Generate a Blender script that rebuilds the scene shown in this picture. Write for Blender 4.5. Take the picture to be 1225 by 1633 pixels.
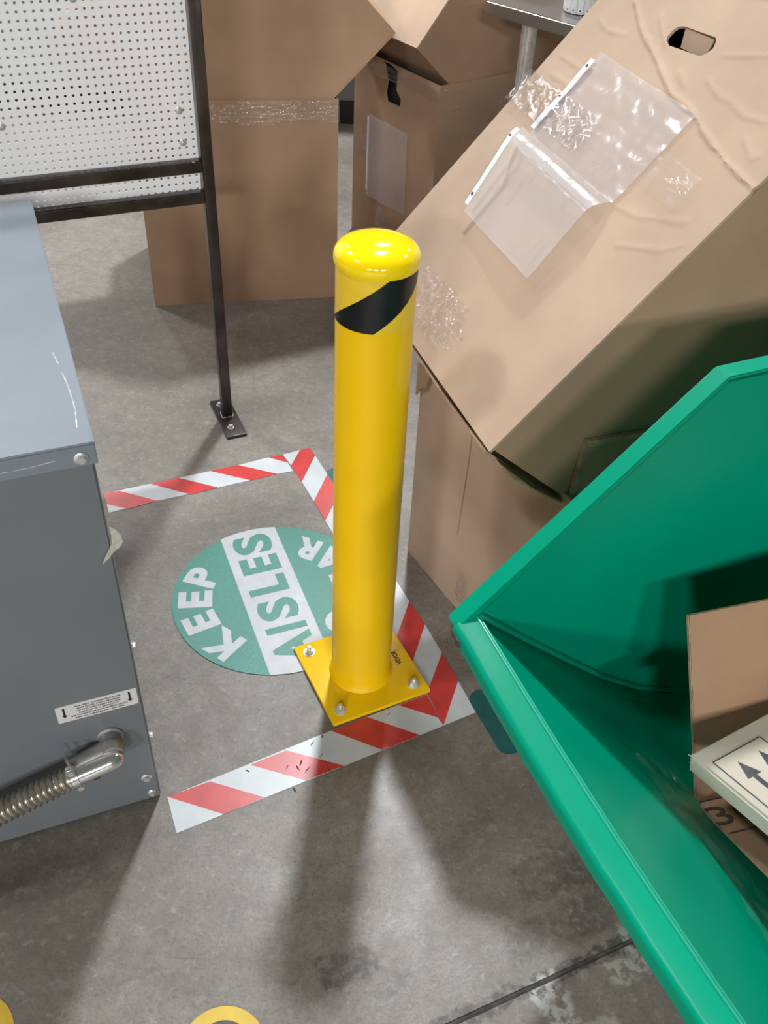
import bpy, bmesh, math, random
from mathutils import Vector, Matrix, noise
for o in list(bpy.data.objects): bpy.data.objects.remove(o)
SC = bpy.context.scene
COL = SC.collection
random.seed(7)
V = lambda *a: Vector(a)

# ------------------------------------------------------------------ camera
PITCH, ROLL, CAMH = .71203, .05487, 1.45768
_f = V(0, math.cos(PITCH), -math.sin(PITCH)); _r = V(1, 0, 0); _u = _r.cross(_f)
_r2 = _r * math.cos(ROLL) + _u * math.sin(ROLL); _u2 = _u * math.cos(ROLL) - _r * math.sin(ROLL)
cd = bpy.data.cameras.new('camera'); cam = bpy.data.objects.new('camera', cd); COL.objects.link(cam)
cd.sensor_width = 36; cd.lens = 1508.27 / 1633 * 36; cd.clip_start = .02
m3 = Matrix((_r2, _u2, -_f)).transposed()
cam.matrix_world = Matrix.Translation((0, 0, CAMH)) @ m3.to_4x4()
SC.camera = cam

# ------------------------------------------------------------------ light
SC.view_settings.view_transform = 'Standard'; SC.view_settings.look = 'None'
SC.view_settings.exposure = 0.0; SC.view_settings.gamma = 1.0
SC.view_settings.use_curve_mapping = False
wd = bpy.data.worlds.new('warehouse_air'); SC.world = wd; wd.use_nodes = True
bg = wd.node_tree.nodes['Background']; bg.inputs[0].default_value = (1.0, .87, .72, 1); bg.inputs[1].default_value = .075
def lamp(x, y, z, power, size=.5, col=(.97, .98, 1.0)):
    l = bpy.data.lights.new('bay_or_fill_lamp', 'AREA'); l.shape = 'DISK'; l.size = size; l.energy = power; l.color = col
    o = bpy.data.objects.new('bay_or_fill_lamp', l); o.location = (x, y, z); COL.objects.link(o); return o
lamp(.24, 5.05, 6.8, 640, .45, (.90, .95, 1.0))
for x, y, p in ((-4.3, 5.05, 330), (4.8, 5.05, 110), (-4.3, .1, 230), (-5.0, -15.0, 2700), (.24, -15.0, 2200), (5.5, -15.0, 2000), (.24, 9.4, 140), (-4.3, 9.4, 190), (4.8, 9.4, 120)):  # the wide row far behind the camera is added fill for upright faces
    lamp(x, y, 6.8, p, 2.2 if y < -10 else .9)

# ------------------------------------------------------------------ helpers
ORG = {}
def link(o, parent=None):
    COL.objects.link(o)
    if parent is not None: o.parent = parent
    return o
def tag(o, label=None, cat=None, group=None, kind=None):
    if label: o['label'] = label
    if cat: o['category'] = cat
    if group: o['group'] = group
    if kind: o['kind'] = kind
    return o
def thing(name, loc, label, cat, group=None):
    o = bpy.data.objects.new(name, None); o.empty_display_size = .05; o.location = loc
    ORG[o.name] = Vector(loc); link(o); return tag(o, label, cat, group)
def org(p): return ORG.get(p.name, V(0, 0, 0)) if p is not None else V(0, 0, 0)
def done(name, bm, mat, parent=None, smooth=False, loc=None):
    """finish a bmesh given in world coordinates as ONE object"""
    o0 = org(parent) if parent is not None else (Vector(loc) if loc is not None else V(0, 0, 0))
    bmesh.ops.translate(bm, vec=-o0, verts=bm.verts)
    me = bpy.data.meshes.new(name); bm.to_mesh(me); bm.free()
    me.materials.append(mat)
    if smooth:
        for p in me.polygons: p.use_smooth = True
        try: me.set_sharp_from_angle(angle=math.radians(38))
        except Exception: pass
    o = bpy.data.objects.new(name, me); link(o, parent)
    if parent is None: o.location = o0
    ORG[o.name] = o0
    return o
def hexa(bm, o, a, b, c):
    """box spanned from corner o by vectors a,b,c"""
    o, a, b, c = map(Vector, (o, a, b, c))
    vs = [bm.verts.new(o + a * i + b * j + c * k) for k in (0, 1) for j in (0, 1) for i in (0, 1)]
    fs = [(0, 2, 3, 1), (4, 5, 7, 6), (0, 1, 5, 4), (2, 6, 7, 3), (0, 4, 6, 2), (1, 3, 7, 5)]
    r = [bm.faces.new([vs[i] for i in f]) for f in fs]
    if a.cross(b).dot(c) < 0: bmesh.ops.reverse_faces(bm, faces=r)
    return vs, r
def box(name, o, a, b, c, mat, parent=None, bev=0, seg=2):
    bm = bmesh.new(); hexa(bm, o, a, b, c)
    if bev: bmesh.ops.bevel(bm, geom=list(bm.edges), offset=bev, segments=seg, affect='EDGES', profile=.6)
    return done(name, bm, mat, parent, smooth=bool(bev))
def prism_bm(pts, thick, bm=None):
    """extrude polygon (list of 3D points) by vector"""
    bm = bm or bmesh.new(); t = Vector(thick); n = len(pts)
    a = [bm.verts.new(Vector(p)) for p in pts]; b = [bm.verts.new(Vector(p) + t) for p in pts]
    fs = [bm.faces.new(list(reversed(a))), bm.faces.new(b)]
    for i in range(n): fs.append(bm.faces.new((a[i], a[(i + 1) % n], b[(i + 1) % n], b[i])))
    bmesh.ops.recalc_face_normals(bm, faces=fs)
    return bm
def prism(name, pts, thick, mat, parent=None, bev=0):
    bm = prism_bm(pts, thick)
    if bev: bmesh.ops.bevel(bm, geom=list(bm.edges), offset=bev, segments=1, affect='EDGES')
    return done(name, bm, mat, parent)
def frame(z):
    z = Vector(z).normalized(); t = V(0, 0, 1) if abs(z.z) < .9 else V(1, 0, 0)
    x = t.cross(z).normalized(); return x, z.cross(x), z
def lathe_bm(prof, base, axis=(0, 0, 1), n=48, bm=None, hexed=False):
    """prof: list of (radius, height) ; closed at r==0"""
    bm = bm or bmesh.new(); x, y, z = frame(axis); base = Vector(base); rings = []
    for r, hgt in prof:
        if r < 1e-7: rings.append([bm.verts.new(base + z * hgt)])
        else: rings.append([bm.verts.new(base + z * hgt + (x * math.cos(2 * math.pi * k / n) + y * math.sin(2 * math.pi * k / n)) * r) for k in range(n)])
    for A, B in zip(rings, rings[1:]):
        if len(A) == 1 and len(B) == 1: continue
        for k in range(n):
            k2 = (k + 1) % n
            if len(A) == 1: bm.faces.new((A[0], B[k2], B[k])).normal_flip()
            elif len(B) == 1: bm.faces.new((A[k], A[k2], B[0]))
            else: bm.faces.new((A[k], A[k2], B[k2], B[k]))
    return bm
def lathe(name, prof, base, axis, mat, parent=None, n=48, smooth=True):
    bm = lathe_bm(prof, base, axis, n); bmesh.ops.recalc_face_normals(bm, faces=bm.faces)
    return done(name, bm, mat, parent, smooth)
def tube_bm(path, rads, n=20, bm=None, caps=True):
    bm = bm or bmesh.new(); path = [Vector(p) for p in path]; rings = []
    if not hasattr(rads, '__len__'): rads = [rads] * len(path)
    x = None
    for i, p in enumerate(path):
        t = (path[min(i + 1, len(path) - 1)] - path[max(i - 1, 0)]).normalized()
        if x is None: x = frame(t)[0]
        x = (x - t * x.dot(t)).normalized(); y = t.cross(x)
        rings.append([bm.verts.new(p + (x * math.cos(2 * math.pi * k / n) + y * math.sin(2 * math.pi * k / n)) * rads[i]) for k in range(n)])
    for A, B in zip(rings, rings[1:]):
        for k in range(n): bm.faces.new((A[k], A[(k + 1) % n], B[(k + 1) % n], B[k]))
    if caps: bm.faces.new(list(reversed(rings[0]))); bm.faces.new(rings[-1])
    return bm
def tube(name, path, rads, mat, parent=None, n=20):
    return done(name, tube_bm(path, rads, n), mat, parent, True)
def text_mesh(s, bold=0.0):
    c = bpy.data.curves.new('glyph', 'FONT'); c.body = s; c.offset = bold; c.resolution_u = 4
    o = bpy.data.objects.new('glyph', c); COL.objects.link(o); bpy.context.view_layer.update()
    me = bpy.data.meshes.new_from_object(o.evaluated_get(bpy.context.evaluated_depsgraph_get()))
    bpy.data.objects.remove(o); bpy.data.curves.remove(c); return me
def glyph(name, s, center, X, Y, hgt, mat, parent, bold=.02, width=None, lift=.0003, thick=.0002, capref=None):
    """flat lettering: bounding box centred at 'center', height hgt along Y"""
    me = text_mesh(s, bold); xs = [v.co.x for v in me.vertices]; ys = [v.co.y for v in me.vertices]
    h0 = capref if capref else (max(ys) - min(ys)); sy = hgt / h0; sx = sy if width is None else width / (max(xs) - min(xs))
    cx, cy = (max(xs) + min(xs)) / 2, (max(ys) + min(ys)) / 2
    X, Y = Vector(X), Vector(Y); Z = X.cross(Y); c = Vector(center)
    bm = bmesh.new(); bm.from_mesh(me); bpy.data.meshes.remove(me)
    for v in bm.verts: v.co = c + X * ((v.co.x - cx) * sx) + Y * ((v.co.y - cy) * sy) + Z * lift
    for f_ in bm.faces: f_.smooth = False
    r = bmesh.ops.extrude_face_region(bm, geom=list(bm.faces)); bmesh.ops.translate(bm, vec=Z * thick, verts=[g for g in r['geom'] if isinstance(g, bmesh.types.BMVert)])
    bmesh.ops.recalc_face_normals(bm, faces=bm.faces)
    return done(name, bm, mat, parent)
def booldiff(o, bm_cut):
    me = bpy.data.meshes.new('cut'); bm_cut.to_mesh(me); bm_cut.free(); c = bpy.data.objects.new('cut', me); COL.objects.link(c)
    c.location = o.matrix_world.translation * 0
    md = o.modifiers.new('b', 'BOOLEAN'); md.object = c; md.operation = 'DIFFERENCE'; md.solver = 'EXACT'
    bpy.context.view_layer.update()
    nm = bpy.data.meshes.new_from_object(o.evaluated_get(bpy.context.evaluated_depsgraph_get()))
    o.modifiers.remove(md); o.data = nm; bpy.data.objects.remove(c)

# ------------------------------------------------------------------ materials
def mat(name, col, rough=.5, metal=0, var=.08, vscale=8, bump=0, bscale=60, spec=.5, coat=0, detail=6, stretch=None, var2=None):
    m = bpy.data.materials.new(name); m.use_nodes = True; nt = m.node_tree; N = nt.nodes; L = nt.links; b = N['Principled BSDF']
    b.inputs['Roughness'].default_value = rough; b.inputs['Metallic'].default_value = metal
    b.inputs['Specular IOR Level'].default_value = spec; b.inputs['Coat Weight'].default_value = coat; b.inputs['Coat Roughness'].default_value = .08
    tc = N.new('ShaderNodeTexCoord'); src = tc.outputs['Object']
    if stretch:
        mp = N.new('ShaderNodeMapping'); mp.inputs['Scale'].default_value = stretch; L.new(src, mp.inputs[0]); src = mp.outputs[0]
    nz = N.new('ShaderNodeTexNoise'); nz.inputs['Scale'].default_value = vscale; nz.inputs['Detail'].default_value = detail; L.new(src, nz.inputs['Vector'])
    mx = N.new('ShaderNodeMix'); mx.data_type = 'RGBA'
    c2 = var2 or tuple(max(0, c * (1 - 2 * var)) for c in col); c1 = tuple(min(1, c * (1 + 1.2 * var)) for c in col) if not var2 else col
    mx.inputs[6].default_value = (*c2, 1); mx.inputs[7].default_value = (*c1, 1)
    rp = N.new('ShaderNodeMapRange'); rp.inputs[1].default_value = .3; rp.inputs[2].default_value = .7; L.new(nz.outputs[0], rp.inputs[0])
    L.new(rp.outputs[0], mx.inputs[0]); L.new(mx.outputs[2], b.inputs['Base Color'])
    if bump:
        n2 = N.new('ShaderNodeTexNoise'); n2.inputs['Scale'].default_value = bscale; n2.inputs['Detail'].default_value = 4; L.new(src, n2.inputs['Vector'])
        bp = N.new('ShaderNodeBump'); bp.inputs['Strength'].default_value = bump; bp.inputs['Distance'].default_value = .002
        L.new(n2.outputs[0], bp.inputs['Height']); L.new(bp.outputs[0], b.inputs['Normal'])
    return m
def film(name, body=.16, tint=(.85, .87, .9), rough=.12, bump=.6, bscale=40, stretch=(1, 1, 1), gloss=.06):
    """thin clear plastic: see-through with glossy crinkles"""
    m = bpy.data.materials.new(name); m.use_nodes = True; nt = m.node_tree; N = nt.nodes; L = nt.links
    b = N['Principled BSDF']; out = N['Material Output']; b.inputs['Base Color'].default_value = (*tint, 1); b.inputs['Roughness'].default_value = rough
    b.inputs['Specular IOR Level'].default_value = .8
    tr = N.new('ShaderNodeBsdfTransparent'); gl = N.new('ShaderNodeBsdfGlossy'); gl.inputs['Roughness'].default_value = rough
    fr = N.new('ShaderNodeLayerWeight'); fr.inputs['Blend'].default_value = .5
    pw = N.new('ShaderNodeMath'); pw.operation = 'POWER'; pw.inputs[1].default_value = 5; L.new(fr.outputs['Facing'], pw.inputs[0])
    fa = N.new('ShaderNodeMath'); fa.operation = 'MULTIPLY_ADD'; fa.inputs[1].default_value = .45; fa.inputs[2].default_value = gloss; L.new(pw.outputs[0], fa.inputs[0])
    tc = N.new('ShaderNodeTexCoord'); mp = N.new('ShaderNodeMapping'); mp.inputs['Scale'].default_value = stretch; L.new(tc.outputs['Object'], mp.inputs[0])
    nz = N.new('ShaderNodeTexNoise'); nz.inputs['Scale'].default_value = bscale; nz.inputs['Detail'].default_value = 3; nz.inputs['Distortion'].default_value = 1.2; L.new(mp.outputs[0], nz.inputs['Vector'])
    bp = N.new('ShaderNodeBump'); bp.inputs['Strength'].default_value = bump; bp.inputs['Distance'].default_value = .007; L.new(nz.outputs[0], bp.inputs['Height'])
    for s in (b, gl, fr): L.new(bp.outputs[0], s.inputs['Normal'])
    m1 = N.new('ShaderNodeMixShader'); m1.inputs[0].default_value = body; L.new(tr.outputs[0], m1.inputs[1]); L.new(b.outputs[0], m1.inputs[2])
    m2 = N.new('ShaderNodeMixShader'); L.new(fa.outputs[0], m2.inputs[0]); L.new(m1.outputs[0], m2.inputs[1]); L.new(gl.outputs[0], m2.inputs[2])
    L.new(m2.outputs[0], out.inputs[0]); return m
def cardboard(name, col, flute=(1, 0, 0)):
    m = mat(name, col, .82, 0, .07, 5, .12, 90, .2, detail=8)
    nt = m.node_tree; N = nt.nodes; L = nt.links; b = N['Principled BSDF']
    tc = N.new('ShaderNodeTexCoord'); w = N.new('ShaderNodeTexNoise'); w.inputs['Scale'].default_value = 1; w.inputs['Detail'].default_value = 2
    mp = N.new('ShaderNodeMapping'); mp.inputs['Scale'].default_value = tuple(3 + 160 * abs(c) for c in flute); L.new(tc.outputs['Object'], mp.inputs[0]); L.new(mp.outputs[0], w.inputs['Vector'])
    bp = N.new('ShaderNodeBump'); bp.inputs['Strength'].default_value = .12; bp.inputs['Distance'].default_value = .002; L.new(w.outputs[0], bp.inputs['Height'])
    old = b.inputs['Normal'].links[0].from_node; L.new(bp.outputs[0], old.inputs['Normal']); return m
def rectmask(N, L, vec, cx, cy, ang, hx, hy, soft, thr=None):
    """soft rotated rectangle on the floor (stain with a shape of its own) -> 0..1 socket"""
    mp = N.new('ShaderNodeMapping'); mp.vector_type = 'TEXTURE'; mp.inputs['Location'].default_value = (cx, cy, 0); mp.inputs['Rotation'].default_value = (0, 0, ang); mp.inputs['Scale'].default_value = (hx, hy, 1); L.new(vec, mp.inputs[0])
    ab = N.new('ShaderNodeVectorMath'); ab.operation = 'ABSOLUTE'; L.new(mp.outputs[0], ab.inputs[0])
    sp = N.new('ShaderNodeSeparateXYZ'); L.new(ab.outputs[0], sp.inputs[0])
    mx = N.new('ShaderNodeMath'); mx.operation = 'MAXIMUM'; L.new(sp.outputs[0], mx.inputs[0]); L.new(sp.outputs[1], mx.inputs[1])
    mr = N.new('ShaderNodeMapRange'); mr.inputs[1].default_value = 1 + soft; mr.inputs[2].default_value = 1 - soft; L.new(mx.outputs[0], mr.inputs[0]); return mr.outputs[0]
def concrete():
    m = bpy.data.materials.new('polished_concrete'); m.use_nodes = True; nt = m.node_tree; N = nt.nodes; L = nt.links; b = N['Principled BSDF']
    geo = N.new('ShaderNodeNewGeometry'); pos = geo.outputs['Position']
    def nz(scale, detail=6, dist=0, vec=None, rough=.6):
        n = N.new('ShaderNodeTexNoise'); n.inputs['Scale'].default_value = scale; n.inputs['Detail'].default_value = detail; n.inputs['Distortion'].default_value = dist; n.inputs['Roughness'].default_value = rough; L.new(vec or pos, n.inputs['Vector']); return n.outputs[0]
    def mrange(s, a, c, d=0, e=1):
        r = N.new('ShaderNodeMapRange'); r.inputs[1].default_value = a; r.inputs[2].default_value = c; r.inputs[3].default_value = d; r.inputs[4].default_value = e; L.new(s, r.inputs[0]); return r.outputs[0]
    def mix(fac, A, B, mode='MIX'):
        x = N.new('ShaderNodeMix'); x.data_type = 'RGBA'; x.blend_type = mode
        (L.new(fac, x.inputs[0]) if hasattr(fac, 'links') else setattr(x.inputs[0], 'default_value', fac))
        for i, s in ((6, A), (7, B)): (L.new(s, x.inputs[i]) if hasattr(s, 'links') else setattr(x.inputs[i], 'default_value', (*s, 1)))
        return x.outputs[2]
    def mul(a, c):
        x = N.new('ShaderNodeMath'); x.operation = 'MULTIPLY'; L.new(a, x.inputs[0]); (L.new(c, x.inputs[1]) if hasattr(c, 'links') else setattr(x.inputs[1], 'default_value', c)); return x.outputs[0]
    c = mix(mrange(nz(2.2, 8, .4), .35, .68), (.153, .130, .104), (.272, .241, .203))
    c = mix(mrange(nz(26, 8, .2, rough=.75), .38, .66), mix(.5, c, (.095, .083, .07)), c)
    c = mix(mul(mrange(nz(95, 3), .52, .70), .55), c, (.10, .09, .078))
    c = mix(mul(mrange(nz(60, 4, .5), .56, .72), .4), c, (.34, .32, .29))
    c = mix(mul(mrange(nz(240, 3), .50, .66), .45), c, (.085, .075, .064))
    c = mix(mul(mrange(nz(13, 6, 1.2, rough=.8), .54, .66), .35), c, (.10, .088, .074))
    # dark pits and grit
    vo = N.new('ShaderNodeTexVoronoi'); vo.inputs['Scale'].default_value = 60; L.new(pos, vo.inputs['Vector'])
    pit = mul(mrange(vo.outputs['Distance'], .09, .05), mrange(nz(9, 2), .52, .62)); c = mix(pit, c, (.05, .045, .04))
    # hairline scuffs: stretched noise in two directions
    for ang, sc in ((.5, 7), (2.2, 5)):
        mp = N.new('ShaderNodeMapping'); mp.inputs['Rotation'].default_value = (0, 0, ang); mp.inputs['Scale'].default_value = (1.3, 46, 1); L.new(pos, mp.inputs[0])
        c = mix(mul(mrange(nz(sc * .5, 2, .3, mp.outputs[0]), .70, .76), .5), c, (.07, .062, .055))
    # distorted position for stains with ragged borders
    dn = N.new('ShaderNodeTexNoise'); dn.inputs['Scale'].default_value = 30; dn.inputs['Detail'].default_value = 5; L.new(pos, dn.inputs['Vector'])
    sb = N.new('ShaderNodeVectorMath'); sb.operation = 'SUBTRACT'; L.new(dn.outputs['Color'], sb.inputs[0]); sb.inputs[1].default_value = (.5, .5, .5)
    sl = N.new('ShaderNodeVectorMath'); sl.operation = 'SCALE'; L.new(sb.outputs[0], sl.inputs[0]); sl.inputs['Scale'].default_value = .035
    ad = N.new('ShaderNodeVectorMath'); ad.operation = 'ADD'; L.new(pos, ad.inputs[0]); L.new(sl.outputs[0], ad.inputs[1]); dp = ad.outputs[0]
    blot = mrange(nz(70, 4), .36, .56)
    for cx, cy, an, hx, hy, k in ((-.018, .635, .46, .048, .026, .62), (.052, .612, .40, .035, .013, .35), (.305, .80, .44, .062, .036, .42), (.385, .765, .44, .075, .055, .38), (.30, .705, .44, .085, .030, .35), (.375, .835, .44, .03, .014, .4),
                              (-.52, .74, .3, .11, .035, .25), (-.36, .60, .5, .06, .018, .22), (.165, .86, .9, .07, .02, .3), (.35, .662, .45, .55, .013, .8)):
        c = mix(mul(mul(rectmask(N, L, dp, cx, cy, an, hx, hy, .10), blot), k), c, (.045, .038, .032))
    flake = mrange(nz(55, 6, .3), .44, .52)
    for cx, cy, an, hx, hy, k in ((.288, .598, .44, .024, .040, .75), (.415, .655, .44, .035, .017, .5), (.43, .70, .44, .022, .016, .5), (.155, .53, .44, .04, .02, .6), (.36, .56, .44, .03, .02, .4)):
        c = mix(mul(mul(rectmask(N, L, dp, cx, cy, an, hx, hy, .12), flake), k), c, (.36, .36, .33))
    L.new(c, b.inputs['Base Color'])
    L.new(mrange(nz(6, 6, .3), .3, .7, .36, .55), b.inputs['Roughness']); b.inputs['Specular IOR Level'].default_value = .45
    bp = N.new('ShaderNodeBump'); bp.inputs['Strength'].default_value = .22; bp.inputs['Distance'].default_value = .0015; L.new(nz(120, 5), bp.inputs['Height']); L.new(bp.outputs[0], b.inputs['Normal'])
    return m
M = {}
M['floor'] = concrete()
M['joint'] = mat('joint_dirt', (.055, .048, .04), .9, var=.3, vscale=60)
M['yellow'] = mat('yellow_enamel', (.86, .515, .003), .26, var=.02, spec=.4, bump=.03, bscale=300)
M['yellow_cap'] = mat('yellow_cap_plastic', (.93, .66, .002), .10, var=.01, coat=.5)
M['yellow_band'] = mat('yellow_reflective_tape', (.80, .53, .03), .28, var=.03, vscale=40)
M['black_band'] = mat('black_reflective_tape', (.007, .007, .008), .34, var=.2, vscale=20)
M['zinc'] = mat('zinc_plated_steel', (.70, .70, .68), .30, .65, .12, 60)
M['chrome'] = mat('polished_chrome', (.80, .80, .80), .16, .85, .05, 20, .05, 50)
M['cast'] = mat('cast_zinc', (.34, .33, .31), .45, .6, .12, 60, .2, 150)
M['flex'] = mat('steel_flex_conduit', (.42, .38, .32), .30, .7, .15, 40)
M['white_tape'] = mat('white_floor_tape', (.50, .525, .54), .35, var=.05, vscale=18, bump=.04)
M['red_tape'] = mat('red_floor_tape', (.52, .040, .036), .32, var=.09, vscale=25, bump=.04)
M['sign_green'] = mat('green_vinyl', (.035, .215, .160), .42, var=.05, vscale=120, bump=.12, bscale=250)
M['sign_white'] = mat('white_vinyl', (.47, .485, .49), .42, var=.05, vscale=30, bump=.1, bscale=250)
M['teal'] = mat('teal_vinyl', (.006, .085, .080), .45, var=.12, vscale=30)
M['yellow_vinyl'] = mat('yellow_vinyl', (.62, .42, .03), .45, var=.08, vscale=30)
M['grey_vinyl'] = mat('dark_grey_vinyl', (.07, .068, .066), .55, var=.12, vscale=30)
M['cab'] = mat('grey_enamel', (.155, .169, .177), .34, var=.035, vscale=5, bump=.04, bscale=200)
M['cab_lid_lit'] = mat('grey_enamel_lid_lit', (.195, .222, .248), .36, var=.04, vscale=6, bump=.05, bscale=160)  # body enamel made lighter, the bright sheen on top is painted in
M['scrape'] = mat('bare_scrape', (.42, .44, .46), .5, var=.3, vscale=90)
M['label'] = mat('label_white', (.62, .60, .57), .45, var=.03)
M['ink'] = mat('black_ink', (.012, .012, .012), .5, var=.1)
M['ink_box'] = mat('dark_print', (.05, .05, .055), .7, var=.2, vscale=60)
M['ink_brown'] = mat('faded_brown_print', (.085, .058, .04), .8, var=.2, vscale=60)
M['rack'] = mat('raw_black_steel', (.085, .075, .070), .30, .8, .25, 14, .08, 60)
M['weld'] = mat('ground_weld', (.24, .23, .23), .45, .9, .35, 90, .3, 120)
M['peg'] = mat('white_perforated_panel', (.84, .85, .86), .30, var=.015, vscale=4)
M['card'] = cardboard('kraft_cardboard', (.385, .248, .154), (1, 0, 0))
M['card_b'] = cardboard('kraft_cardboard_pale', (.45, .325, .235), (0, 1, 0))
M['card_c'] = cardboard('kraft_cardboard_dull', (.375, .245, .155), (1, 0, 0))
M['card_edge'] = mat('corrugated_edge', (.40, .27, .165), .9, var=.14, vscale=120, bump=.5, bscale=200)
M['card_dark'] = cardboard('brown_cardboard', (.37, .225, .135), (1, 0, 0))
M['white_card'] = mat('white_faced_carton', (.46, .42, .34), .7, var=.05, vscale=9, bump=.08, bscale=60)
M['print_panel'] = mat('carton_print_panel', (.50, .44, .355), .7, var=.03)
M['green'] = mat('green_enamel', (.0, .265, .152), .30, spec=.14, var=.05, vscale=4, bump=.06, bscale=14, coat=.0)
M['green_glint'] = mat('green_glint_bead', (.02, .36, .23), .16, var=.04, spec=.8, coat=.6)  # brighter than the hopper green, paints the glint along the lip crease
M['rust'] = mat('chipped_rusty_edge', (.07, .045, .032), .8, var=.5, vscale=90, bump=.4, bscale=90)
M['gold'] = mat('worn_primer', (.36, .36, .10), .6, var=.35, vscale=150)
M['steel'] = mat('brushed_stainless', (.40, .385, .375), .30, 1, .03, 3)
M['tub'] = mat('white_plastic', (.72, .72, .72), .4, var=.02)
M['wall'] = mat('grey_painted_panel', (.22, .22, .23), .6, var=.05)
M['black'] = mat('black_rubber', (.012, .012, .013), .6, var=.2)
M['wrap'] = film('stretch_wrap', .02, (.85, .82, .78), .12, 1.0, 30, (1, 1, 3), .10)
M['ptape'] = film('clear_packing_tape', .06, (.85, .83, .8), .09, 1.0, 45, (1, 1, 1), .16)
M['sleeve'] = film('sheet_protector', .22, (.80, .80, .83), .14, .22, 14)
M['sleeve_edge'] = mat('white_binding_strip', (.70, .74, .80), .35, var=.03)

# ------------------------------------------------------------------ floor
JD = V(.9, .434, 0).normalized(); JN = V(-JD.y, JD.x, 0); JP = V(.139, .559, 0)
def slab(sgn):
    o = JP + JN * (.0042 * sgn)
    p = [o - JD * 14, o + JD * 14, o + JD * 14 + JN * 16 * sgn, o - JD * 14 + JN * 16 * sgn]
    bm = prism_bm([q + V(0, 0, -.15) for q in p], (0, 0, .15)); return bm
fl = done('floor', slab(1), M['floor']); tag(fl, kind='structure')
done('floor_slab', slab(-1), M['floor'], fl)
j = bmesh.new(); hexa(j, JP - JN * .006 - JD * 14 + V(0, 0, -.15), JN * .012, JD * 28, (0, 0, .1482)); done('joint_filler', j, M['joint'], fl)
wb = box('wall_back', (-4, 4.34, .095), (8, 0, 0), (0, .1, 0), (0, 0, 1.1), M['wall']); tag(wb, kind='structure')
bb = box('baseboard_back', (-4, 4.325, 0), (8, 0, 0), (0, .11, 0), (0, 0, .095), M['black']); tag(bb, kind='structure')

# ------------------------------------------------------------------ hazard tape
def flat(name, pts, z, m, parent=None, th=.0004):
    return prism(name, [(x, y, z) for x, y in pts], (0, 0, th), m, parent)
def strip(name, pts, reds, z, label):
    t = thing(name, (sum(p[0] for p in pts) / len(pts), sum(p[1] for p in pts) / len(pts), 0), label, 'floor tape', 'red and white tape round the keep clear area')
    flat('white_backing', pts, z, M['white_tape'], t)
    for r in reds: flat('red_stripe', r, z + .0004, M['red_tape'], t, .00012)
    return t
near = strip('hazard_tape', [(-.3176, .8362), (.1333, 1.0852), (.1022, 1.1581), (-.0748, 1.0609), (-.3471, .9031)],
  [[(-.3468, .9038), (-.2795, .9387), (-.1805, .913), (-.2449, .8761)], [(-.214, .9771), (-.1536, 1.0116), (-.0464, .9859), (-.1125, .9514)],
   [(-.076, 1.0598), (-.0111, 1.0953), (.0896, 1.061), (.0216, 1.0236)], [(.0478, 1.127), (.1020, 1.1565), (.133, 1.0861), (.1225, 1.1032)]], .0004,
  'red and white striped floor tape running from the grey cabinet to the bollard base plate')
for k, (x, y) in enumerate(((-.091, 1.0458), (-.108, 1.0296), (-.0897, 1.0037), (-.0795, .991), (-.074, .9782), (-.1243, .9868), (-.1288, .976), (-.1117, .9732), (-.1479, .9761), (-.2169, .9639), (-.1296, .9311), (.03, 1.105))):
    a_ = random.uniform(-1, 1); l_ = random.uniform(.004, .011); w_ = random.uniform(.0008, .002); d_ = V(math.cos(a_ + 2), math.sin(a_ + 2), 0); n_ = V(-d_.y, d_.x, 0)
    prism('scuff_mark', [V(x, y, .00092) + q for q in (d_ * -l_, d_ * -.2 * l_ + n_ * w_, d_ * l_ + n_ * .3 * w_, d_ * .3 * l_ - n_ * w_)], (0, 0, .00008), M['joint'], near)
lerp = lambda a, b, t: (a[0] + (b[0] - a[0]) * t, a[1] + (b[1] - a[1]) * t)
OUT = [(-.1983, 1.9224), (-.1812, 1.8905)] + [lerp((-.1444, 1.8184), (.0643, 1.4021), k / 6) for k in range(7)] + [(.0978, 1.3379), (.1321, 1.2634), (.1635, 1.1938), (.1952, 1.1195)]
INN = [(-.2616, 1.8877), (-.2369, 1.8445), (-.2039, 1.7829), (-.1682, 1.7125)] + [lerp((-.1352, 1.645), (.0391, 1.2974), k / 5) for k in range(6)] + [(.0712, 1.2268), (.103, 1.1616), (.1333, 1.0852)]
reds = [[(-.2216, 1.9096), OUT[0], OUT[1], INN[2], INN[1]]]
# OUT[1]=end of first red, OUT[2] start, OUT[3] end ... ; INN[2]=end, INN[3] start, INN[4] end ...
for k in range(3): reds.append([OUT[2 + 2 * k], OUT[3 + 2 * k], INN[4 + 2 * k], INN[3 + 2 * k]])
reds.append([OUT[8], OUT[9], INN[10], INN[9]]); reds.append([OUT[10], OUT[11], INN[12], INN[11]])
strip('hazard_tape', OUT + INN[::-1], reds, .0009, 'red and white striped floor tape passing behind the bollard beside the cardboard box')
strip('hazard_tape', [(-.2616, 1.8877), (-.297, 1.8728), (-.3671, 1.8354), (-.5028, 1.7726), (-.6641, 1.6991), (-.6351, 1.6322), (-.5347, 1.6836), (-.4006, 1.7442), (-.2664, 1.8093), (-.2302, 1.8237)],
  [[(-.2625, 1.8875), (-.297, 1.8728), (-.2456, 1.8554)], [(-.3671, 1.8354), (-.4301, 1.806), (-.3277, 1.7785), (-.2664, 1.8093)], [(-.5028, 1.7735), (-.5642, 1.7443), (-.4616, 1.713), (-.4006, 1.7442)], [(-.6312, 1.7125), (-.6641, 1.6991), (-.648, 1.662), (-.5964, 1.6490), (-.5347, 1.6836)]], .0004,
  'red and white striped floor tape in front of the steel rack foot')

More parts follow.
